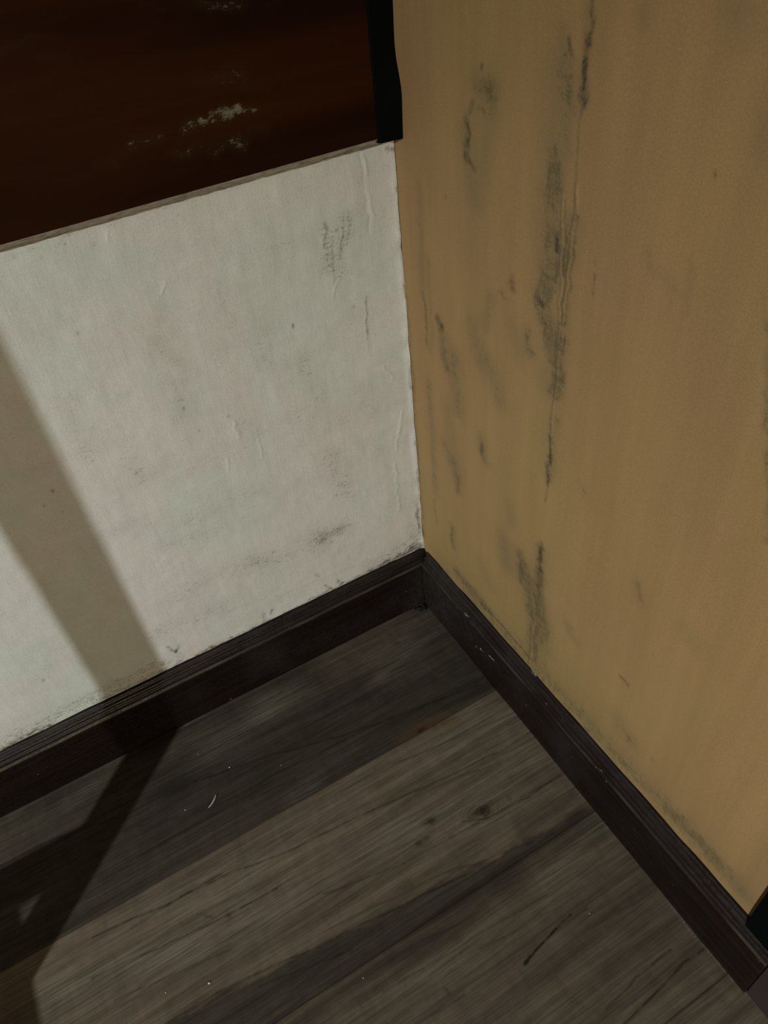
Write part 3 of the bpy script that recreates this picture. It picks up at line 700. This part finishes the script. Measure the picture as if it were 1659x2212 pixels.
# ---- dark baseboards
def mat_board(name, base, streak, dust):
    n = NM(name, 0.36, 0.16)
    g = n.noise((4, 4, 160) if 'back' in name else (60, 4, 160), 5, 0.65, 0.3)
    f = n.noise((220, 220, 220), 3, 0.7)
    big = n.noise((9, 9, 9), 3, 0.5)
    c = n.mix(n.ramp(g, 0.35, 0.72), base, streak)
    c = n.mix(n.math('MULTIPLY', n.ramp(big, 0.5, 0.8), 0.4), c, dust)
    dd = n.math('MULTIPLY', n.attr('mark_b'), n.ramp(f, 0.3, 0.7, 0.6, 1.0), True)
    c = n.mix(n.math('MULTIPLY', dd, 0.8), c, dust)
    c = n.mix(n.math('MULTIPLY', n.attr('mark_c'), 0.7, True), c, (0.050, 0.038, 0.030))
    chip = n.chip('mark_a', f, 0.95, 0.30)
    c = n.mix(n.math('MULTIPLY', chip, 0.85), c, (0.30, 0.26, 0.20))
    rare = n.ramp(n.noise((120, 120, 120), 2, 0.6, loc=(7, 3, 1)), 0.765, 0.80)
    c = n.mix(n.math('MULTIPLY', rare, 0.5), c, (0.20, 0.17, 0.13))
    n.set(n.b.inputs['Roughness'], n.ramp(f, 0.3, 0.7, 0.30, 0.50))
    n.bump(n.math('ADD', g, n.math('MULTIPLY', f, 0.3)), 0.0007, 0.7)
    return n.col(c)

WHITE_A = (0.372, 0.372, 0.335); WHITE_B = (0.392, 0.368, 0.338); WHITE_PINK = (0.372, 0.325, 0.295)
YEL_A = (0.242, 0.153, 0.060); YEL_B = (0.246, 0.145, 0.060); YEL_PINK = (0.232, 0.130, 0.064)
FLOOR_DARK = (0.0330, 0.0252, 0.0205); FLOOR_LIGHT = (0.104, 0.077, 0.053)
PANEL_A = (0.008, 0.0020, 0.0004); PANEL_B = (0.020, 0.0050, 0.0007); PANEL_C = (0.007, 0.0018, 0.0006)

M_white = mat_white(); M_yellow = mat_yellow(); M_floor = mat_floor(); M_panel = mat_panel()
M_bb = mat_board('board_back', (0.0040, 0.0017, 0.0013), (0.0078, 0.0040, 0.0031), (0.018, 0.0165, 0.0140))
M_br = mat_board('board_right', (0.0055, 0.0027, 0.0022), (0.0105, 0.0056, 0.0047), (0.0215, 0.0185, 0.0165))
M_black = plain('black_paint', (0.0010, 0.0016, 0.0014), 0.8, 0.04)
M_ceil = plain('ceiling_paint', (0.30, 0.27, 0.22), 0.8)
M_wallfar = plain('far_wall_paint', (0.16, 0.125, 0.08), 0.8)
M_wood = plain('chair_wood', (0.06, 0.03, 0.014), 0.5)
M_metal = plain('lamp_metal', (0.05, 0.05, 0.05), 0.4)

# ---------------------------------------------------------------- room shell
X0, X1, Y0, Y1, ZC = -3.5, 0.0, -3.5, 0.0, 2.6
H = 0.12            # baseboard height
T = 0.0146          # baseboard thickness

# back wall (white), plane y = 0, faces -y
wx = coords(X0, -0.86, 0.0, 0.0, 0.0014); wz = coords(0, 0.11, 0.76, ZC, 0.0014)
def relief_white(U, V):
    r = (smooth_noise(U, V, 0.05, 3)-0.5)*0.0012 + (smooth_noise(U, V, 0.012, 4)-0.5)*0.0004
    edge = np.exp(-((V-H)/0.010)**2)      # thick ragged paint lip over the skirting
    r = r + edge*(0.0008 + 0.0030*smooth_noise(U, V*0, 0.02, 8)**3)
    corner = np.exp(-((U)/0.006)**2)*(V < 0.75)
    r = r + corner*0.003*smooth_noise(U, V, 0.018, 9)
    return r*(U > -0.9)*(V < 0.85)*(V > 0.05)
wall_back = grid_obj('wall_back', wx, wz, lambda u, v, h: np.stack([u, -h, v], -1), WHITE_MARKS, M_white, 0.0006, relief_white)
# right wall (ochre), plane x = 0, faces -x
wy = coords(Y0, -0.66, 0.0, 0.0, 0.0014); wz2 = coords(0, 0.11, 0.93, ZC, 0.0014)
def relief_yellow(U, V):
    r = (smooth_noise(U, V, 0.06, 13)-0.5)*0.0012
    edge = np.exp(-((V-H)/0.008)**2)
    r = r + edge*(0.0006 + 0.0018*smooth_noise(U, V*0, 0.03, 18)**2)
    return r*(U > -0.72)*(V < 1.0)*(V > 0.05)
wall_right = grid_obj('wall_right', wy, wz2, lambda u, v, h: np.stack([-h, u, v], -1), YELLOW_MARKS, M_yellow, 0.0008, relief_yellow)
# floor
SE = [-0.0195, -0.2185, -0.4405, -0.6625]
fx = coords(X0, -0.77, 0.0, 0.0, 0.0014)
fy = coords(Y0, -0.72, 0.0, 0.0, 0.0014, extra=[s+d for s in SE[1:] for d in (-0.0012, 0.0, 0.0012)])
WEDGE_X = [-0.80, -0.59, -0.535, -0.451, -0.341, -0.24, -0.12, -0.016]
WEDGE_Y = [-0.325, -0.372, -0.379, -0.389, -0.402, -0.411, -0.421, -0.430]
def floor_tone(U, V):
    idx = np.floor((-V - 0.2185)/0.222 + 1.0)
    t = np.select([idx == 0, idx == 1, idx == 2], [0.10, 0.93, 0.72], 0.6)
    rs = np.array([0.0, .9, .55, .7, .4, .85, .6, .75, .5, .9, .65, .7, .6, .8, .5, .6, .7, .8, .9])
    far = rs[np.clip(idx.astype(int), 0, 18)]
    t = np.where(idx > 2, far, t)
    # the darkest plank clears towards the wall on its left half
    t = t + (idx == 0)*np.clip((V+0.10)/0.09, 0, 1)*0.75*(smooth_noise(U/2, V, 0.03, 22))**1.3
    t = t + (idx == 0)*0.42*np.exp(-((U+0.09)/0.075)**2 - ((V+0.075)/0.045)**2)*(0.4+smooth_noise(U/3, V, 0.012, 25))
    t = t - (idx == 2)*np.clip((U+0.16)/0.16, 0, 1)*0.12
    # dark wedge of print along the lower side of the wide plank
    ey = np.interp(U, WEDGE_X, WEDGE_Y) + (smooth_noise(U, V, 0.03, 23)-0.5)*0.010 + (smooth_noise(U, V, 0.006, 24)-0.5)*0.004
    t = t*(1 - 0.72*np.clip((ey - V)/0.006, 0, 1)*(idx == 1))
    return np.clip(t, 0, 1)
KNOTS = [(-0.1391, -0.3626, 0.0075, 1.0), (-0.2056, -0.3376, 0.0035, 0.9), (-0.2330, -0.3539, 0.0030, 0.7), (-0.222, -0.3535, 0.0022, 0.6)]
def knots(U, V, ch):
    n = (smooth_noise(U, V, 0.008, 61)-0.5)*0.006 + (smooth_noise(U, V, 0.003, 62)-0.5)*0.002
    for cx, cy, r, s in KNOTS:
        d = np.hypot((U-cx)/1.7, V-cy) + n*min(1, r/0.006)
        ch[1] += s*0.75*np.exp(-(d/r)**2)
        ch[0] += s*0.45*np.exp(-(d/(r*2.2))**2)
        ring = 0.5+0.5*np.sin(d/(r*0.62)*2*math.pi)
        ch[1] += s*0.30*ring**3*np.exp(-(d/(r*2.6))**2)
        ch[2] += s*0.45*(1-ring)*np.exp(-(d/(r*3.2))**2)*(d > r)
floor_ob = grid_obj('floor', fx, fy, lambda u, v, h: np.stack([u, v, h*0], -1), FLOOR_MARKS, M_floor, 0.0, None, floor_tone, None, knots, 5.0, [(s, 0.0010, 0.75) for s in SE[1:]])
for o in (wall_back, wall_right, floor_ob): o['kind'] = 'structure'

for nm, b, m in (('ceiling', (X0, X1, Y0, Y1, ZC, ZC+0.05), M_ceil),
                 ('wall_left', (X0-0.05, X0, Y0, Y1, 0, ZC), M_wallfar),
                 ('wall_front', (X0, X1, Y0-0.05, Y0, 0, ZC), M_wallfar)):
    o = box_obj(nm, m, b); o['kind'] = 'structure'

# ---------------------------------------------------------------- baseboards (moulded skirting)
PROF = [(0.0005, 0.1195), (0.0030, 0.1200), (0.0052, 0.1185), (0.0060, 0.1160), (0.0058, 0.1135), (0.0078, 0.1125),
        (0.0096, 0.1105), (0.0100, 0.1080), (0.0096, 0.1055), (0.0112, 0.1045), (0.0122, 0.1030), (0.0122, 0.1005),
        (0.0118, 0.0985), (0.0136, 0.0965), (0.0146, 0.0940)]
PROF += [(0.0146, z) for z in np.arange(0.0915, 0.004, -0.0025)] + [(0.0140, 0.0015), (0.0128, 0.0)]
def skirting(name, us, to3, marks, mat, top_marks=None, seed=0):
    P = np.array(PROF)
    U, K = np.meshgrid(us, np.arange(len(P)), indexing='ij')
    Tn, Z = P[K, 0], P[K, 1]
    ch = paint_marks(U, Z, marks)
    if top_marks is not None: ch = ch + paint_marks(U, Z, top_marks)
    ch[2] += (np.exp(-((Z-0.0965)/0.0012)**2) + 0.7*np.exp(-((Z-0.1175)/0.0012)**2))*np.clip(smooth_noise(U/3, Z*0, 0.012, seed+7)*1.6-0.35, 0, 1)   # highlight lines painted along the moulding edges
    ch[1] += (Z > 0.0955)*(0.12 + 0.55*smooth_noise(U/6, Z, 0.004, seed+5)**2)      # patchy paler tint on the mouldings
    Tn = Tn + (smooth_noise(U, Z, 0.05, seed)-0.5)*0.0008*(Tn > 0.002)
    Z = Z + (smooth_noise(U, Z*0, 0.03, seed+1)-0.5)*0.0010*(Z > 0.09)
    X = to3(U.ravel(), Tn.ravel(), Z.ravel())
    nu, nv = U.shape
    idx = np.arange(nu*nv).reshape(nu, nv)
    F = np.stack([idx[:-1, :-1], idx[1:, :-1], idx[1:, 1:], idx[:-1, 1:]], -1).reshape(-1, 4)
    verts = [tuple(v) for v in X]; faces = [tuple(int(i) for i in f) for f in F]
    # close back, bottom and ends
    b0 = len(verts)
    ends = to3(np.array([us[0], us[0], us[-1], us[-1]]), np.array([0.0]*4), np.array([0.1195, 0.0, 0.1195, 0.0]))
    verts += [tuple(v) for v in ends]
    faces.append(tuple(int(i) for i in idx[0, :]) + (b0+1, b0))
    faces.append(tuple(int(i) for i in idx[-1, ::-1]) + (b0+2, b0+3))
    me = bpy.data.meshes.new(name); me.from_pydata(verts, [], faces)
    n0 = len(F)
    for i, p in enumerate(me.polygons): p.use_smooth = i < n0
    for k, nm in enumerate(('mark_a', 'mark_b', 'mark_c', 'mark_d')):
        at = me.attributes.new(nm, 'FLOAT', 'POINT')
        at.data.foreach_set('value', np.concatenate([ch[k].ravel(), np.zeros(4)]).astype(np.float32))
    me.materials.append(mat); me.update()
    o = link(bpy.data.objects.new(name, me)); o['kind'] = 'structure'
    return o
bx = coords(X0, -0.86, 0.0, 0.0, 0.0025)
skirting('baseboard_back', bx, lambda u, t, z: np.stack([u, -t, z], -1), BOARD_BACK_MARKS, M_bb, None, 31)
DOOR_Y = -0.685
by = coords(DOOR_Y, DOOR_Y, -0.0146, -0.0146, 0.0025)
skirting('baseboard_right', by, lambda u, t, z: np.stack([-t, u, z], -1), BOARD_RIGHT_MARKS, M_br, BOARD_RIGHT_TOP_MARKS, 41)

# ---------------------------------------------------------------- black door casing on the right wall
dr = empty('door_1', (0, -1.1, 0)); dr['kind'] = 'structure'
def childbox(name, parent, mat, b, bev=0.0):
    o = box_obj(name, mat, b, bev)
    o.parent = parent; o.matrix_parent_inverse = Matrix.Translation(parent.location).inverted()
    return o
bm = bmesh.new()
add_box(bm, -0.012, 0.0, -0.730, -0.649, 0.1185, 2.06, 0.0015)
add_box(bm, -0.012, 0.0, -1.571, -1.490, 0.0, 2.06, 0.0015)
add_box(bm, -0.012, 0.0, -1.571, -0.649, 2.06, 2.14, 0.0015)
o = from_bm('casing', bm, M_black); o.parent = dr; o.matrix_parent_inverse = Matrix.Translation(dr.location).inverted()
o = childbox('plinth', dr, plain('brown_plinth', (0.026, 0.017, 0.0145), 0.7, 0.1), (-0.011, 0.0, -0.730, -0.6855, 0.0, 0.1180), 0.001)
o['label'] = 'brown block under the black casing'
childbox('door_leaf', dr, M_wood, (-0.006, 0.0, -1.489, -0.731, 0.005, 2.059))
k = childbox('handle', dr, M_metal, (-0.06, -0.0065, -0.83, -0.80, 0.98, 1.0), 0.004)

# ---------------------------------------------------------------- brown wood panel on the white wall
PZ = 0.7465; PT = 0.0195
pn = empty('wall_panel', (-1.2, 0, PZ))
tag(pn, 'dark reddish brown varnished wood panel with grey scuffs above the white wall', 'wall panel')
px_ = coords(-2.3, -0.46, -0.020, -0.020, 0.0022); pz_ = coords(PZ, PZ, 0.97, 1.9, 0.0022)
pb = grid_obj('board', px_, pz_, lambda u, v, h: np.stack([u, -PT - h, v], -1), PANEL_MARKS, M_panel, 0.0,
              lambda U, V: (smooth_noise(U, V, 0.2, 51)-0.5)*0.0006*(V > PZ+0.01))
pb.parent = pn; pb.matrix_parent_inverse = Matrix.Translation(pn.location).inverted()
def mat_edge():
    n = NM('dusty_panel_edge', 0.8, 0.1)
    f = n.noise((60, 60, 300), 5, 0.7); g = n.noise((25, 25, 25), 4, 0.7)
    c = n.mix(n.ramp(f, 0.35, 0.65), (0.18, 0.155, 0.12), (0.30, 0.27, 0.225))
    c = n.mix(n.math('MULTIPLY', n.ramp(g, 0.5, 0.68), 0.75), c, (0.055, 0.045, 0.03))
    n.bump(f, 0.001, 0.8)
    return n.col(c)
M_edge = mat_edge()
# sloping grey raw underside from the board's face back to the wall
us = np.arange(-0.9, -0.0005, 0.004); rows = 6
vts = []; fcs = []
for i, u in enumerate(us):
    for j in range(rows):
        t = j/(rows-1)
        y = -PT*(1-t) - 0.0008*math.sin(math.pi*t); z = PZ - 0.0125*t - 0.0010*math.sin(math.pi*t)
        if 0 < j < rows-1: z += random.Random(i*7+j).uniform(-0.0006, 0.0006)
        if j == rows-1: z += random.Random(i//3).uniform(-0.0006, 0.0006)
        vts.append((u, y, z))
for i in range(len(us)-1):
    for j in range(rows-1):
        a = i*rows+j; fcs.append((a, a+rows, a+rows+1, a+1))
me = bpy.data.meshes.new('bottom_edge'); me.from_pydata(vts, [], fcs)
for p in me.polygons: p.use_smooth = True
me.materials.append(M_edge)
eo = link(bpy.data.objects.new('bottom_edge', me)); eo['label'] = 'dusty grey raw bottom edge'
eo.parent = pn; eo.matrix_parent_inverse = Matrix.Translation(pn.location).inverted()

# black strip standing in the corner at the panel's end
SX = -0.0285
prof = [(0.7385, -0.0212), (0.7629, -0.0232), (0.7843, -0.0253), (0.7981, -0.0227), (0.8114, -0.0185), (0.8267, -0.0173),
        (0.8602, -0.0199), (0.92, -0.0205), (1.9, -0.0205)]
zz = np.concatenate([np.arange(0.7412, 0.90, 0.004), [0.95, 1.3, 1.9]])
pr = np.array(prof); yr = np.interp(zz, pr[:, 0], pr[:, 1])
for _ in range(2): yr[1:-1] = (yr[:-2] + 2*yr[1:-1] + yr[2:])/4
bm = bmesh.new(); rings = []
for i, (z, y) in enumerate(zip(zz, yr)):
    zl = z + (0.0014 if i == 0 else 0.0)
    rings.append([bm.verts.new((SX, -0.001, zl)), bm.verts.new((SX, -0.0212, zl)), bm.verts.new((SX+0.001, -0.0222, zl)),
                  bm.verts.new((-0.002, y-0.0003, z)), bm.verts.new((-0.0005, y+0.0004, z)), bm.verts.new((-0.0005, -0.001, z))])
for a, b in zip(rings, rings[1:]):
    for k in range(6): bm.faces.new((a[k], a[(k+1) % 6], b[(k+1) % 6], b[k]))
bm.faces.new(rings[0][::-1]); bm.faces.new(rings[-1])
so = from_bm('corner_strip', bm, M_black)
tag(so, 'narrow black upright strip between the brown panel and the ochre wall', 'trim strip')

# ---------------------------------------------------------------- litter on the floor
M_fleck = plain('pale_fleck', (0.45, 0.43, 0.38), 0.6)
M_dust = plain('dark_dust', (0.014, 0.013, 0.012), 0.95, 0.05)
def sliver(name, pts, w, th, mat):
    bm = bmesh.new(); prev = None
    n = len(pts)
    for i, p in enumerate(pts):
        p = Vector(p)
        q = Vector(pts[min(i+1, n-1)]) - Vector(pts[max(i-1, 0)]); q.z = 0; q.normalize()
        s = Vector((-q.y, q.x, 0)); ww = w*(0.25 + 0.75*math.sin(math.pi*(i+0.4)/(n-0.2)))
        r = [bm.verts.new(p - s*ww/2), bm.verts.new(p + s*ww/2), bm.verts.new(p + s*ww/3 + Vector((0, 0, th))), bm.verts.new(p - s*ww/3 + Vector((0, 0, th)))]
        if prev:
            for k in range(4): bm.faces.new((prev[k], prev[(k+1) % 4], r[(k+1) % 4], r[k]))
        else: bm.faces.new(r[::-1])
        prev = r
    bm.faces.new(prev)
    return from_bm(name, bm, mat)
sl = sliver('paint_sliver', [(-0.4578, -0.1583, 0.0002), (-0.4535, -0.1568, 0.0004), (-0.4488, -0.1540, 0.0010), (-0.4450, -0.1510, 0.0018), (-0.4420, -0.1482, 0.0028)], 0.0026, 0.0008, plain('grey_sliver', (0.22, 0.21, 0.185), 0.6))
tag(sl, 'thin pale curved sliver lying on the dark floor plank near the shadow', 'sliver')
def crumb(x, y, r, seed, mat=M_fleck):
    rn = random.Random(seed); bm = bmesh.new()
    bmesh.ops.create_icosphere(bm, subdivisions=1, radius=r)
    for v in bm.verts:
        v.co *= rn.uniform(0.75, 1.2); v.co.z *= 0.6
    zm = min(v.co.z for v in bm.verts)
    for v in bm.verts: v.co += Vector((x, y, -zm))
    return from_bm('crumb', bm, mat)
CR = [(-0.4102, -0.1175, 0.0012, 'bright crumb on the dark plank, right of the blackened stain'),
      (-0.4426, -0.0720, 0.0008, 'tiny pale crumb on the floor nearest the back skirting'),
      (-0.4870, -0.1440, 0.0009, 'yellowish crumb on the floor left of the pale sliver'),
      (-0.3447, -0.1546, 0.0006, 'faint crumb on the dark plank far right of the sliver'),
      (-0.5309, -0.3638, 0.0014, 'pale crumb on the light plank, longer of the pair at its lower left'),
      (-0.5792, -0.3460, 0.0008, 'tiny crumb on the light plank, smaller of the pair at its lower left'),
      (-0.3712, -0.4534, 0.0008, 'small crumb just below the wide light plank at its lower edge'),
      (-0.1031, -0.5341, 0.0008, 'single crumb on the lower right plank, nearest the right skirting')]
for i, (x, y, r, lb) in enumerate(CR):
    tag(crumb(x, y, r, 60+i), lb, 'crumb', 'crumbs scattered on the floor')
# dust clump where the two skirtings meet
bm = bmesh.new(); rn = random.Random(5)
for k in range(46):
    c = Vector((-0.0180 - abs(rn.gauss(0, 0.0065)), -0.0180 - abs(rn.gauss(0, 0.0045)), 0.0))
    r = rn.uniform(0.0012, 0.0030)
    t = bmesh.new(); bmesh.ops.create_icosphere(t, subdivisions=1, radius=r)
    for v in t.verts: v.co = Vector((v.co.x*rn.uniform(.7, 1.6), v.co.y*rn.uniform(.7, 1.5), v.co.z*0.7 + r*0.6)) + c
    m_ = bpy.data.meshes.new('tmp'); t.to_mesh(m_); t.free(); bm.from_mesh(m_); bpy.data.meshes.remove(m_)
du = from_bm('dust_clump', bm, M_dust, smooth=True)
tag(du, 'small black clump of dust in the floor corner where the skirtings meet', 'dust')

# ---------------------------------------------------------------- chair that throws the shadow (left of the frame)
ch = empty('dining_chair', (-1.43, -0.86, 0))
tag(ch, 'dark wooden dining chair standing left of the view', 'chair')
def cpart(name, b, bev=0.002):
    return childbox(name, ch, M_wood, b, bev)
PX, PY, a = -1.218, -0.663, 0.0148
for sx in (PX, PX-0.42):
    cpart('back_post', (sx-a, sx+a, PY-a, PY+a, 0.0, 1.08))
for sx in (PX-0.015, PX-0.405):
    cpart('leg', (sx-a, sx+a, -1.06-a, -1.06+a, 0.0, 0.425))
SEATB = (PX-0.42-0.003, PX+0.001, -1.09, -0.617, 0.425, 0.45)
cpart('seat', SEATB, 0.004)
cpart('lower_rail', (PX-0.42, PX, PY-0.006, PY+0.006, 0.497, 0.533))
cpart('crest_rail', (PX-0.42, PX, PY-0.009, PY+0.009, 0.99, 1.06))

# ---------------------------------------------------------------- pendant lamp and the added fill fixture
pl = empty('pendant_lamp', (KEY_POS[0], KEY_POS[1], ZC))
tag(pl, 'small metal pendant lamp hanging behind the camera', 'lamp')
bm = bmesh.new()
lathe(bm, [(0.012, 0.10), (0.03, 0.095), (0.10, 0.035), (0.105, 0.030), (0.098, 0.030), (0.028, 0.086), (0.012, 0.09)], KEY_POS)
o = from_bm('lamp_shade', bm, M_metal, smooth=True); o.parent = pl; o.matrix_parent_inverse = Matrix.Translation(pl.location).inverted()
childbox('cord', pl, M_black, (KEY_POS[0]-0.002, KEY_POS[0]+0.002, KEY_POS[1]-0.002, KEY_POS[1]+0.002, KEY_POS[2]+0.09, ZC))
ln = empty('added_fill_fixture', (FILL_POS[0], -3.5, FILL_POS[2]))  # fixture added to carry the fill light, out of view
tag(ln, 'unseen plate behind the added warm fill light on the far wall', 'lamp')
childbox('added_fill_plate', ln, M_metal, (FILL_POS[0]-0.2, FILL_POS[0]+0.2, -3.5, -3.43, FILL_POS[2]-0.17, FILL_POS[2]+0.17), 0.004)
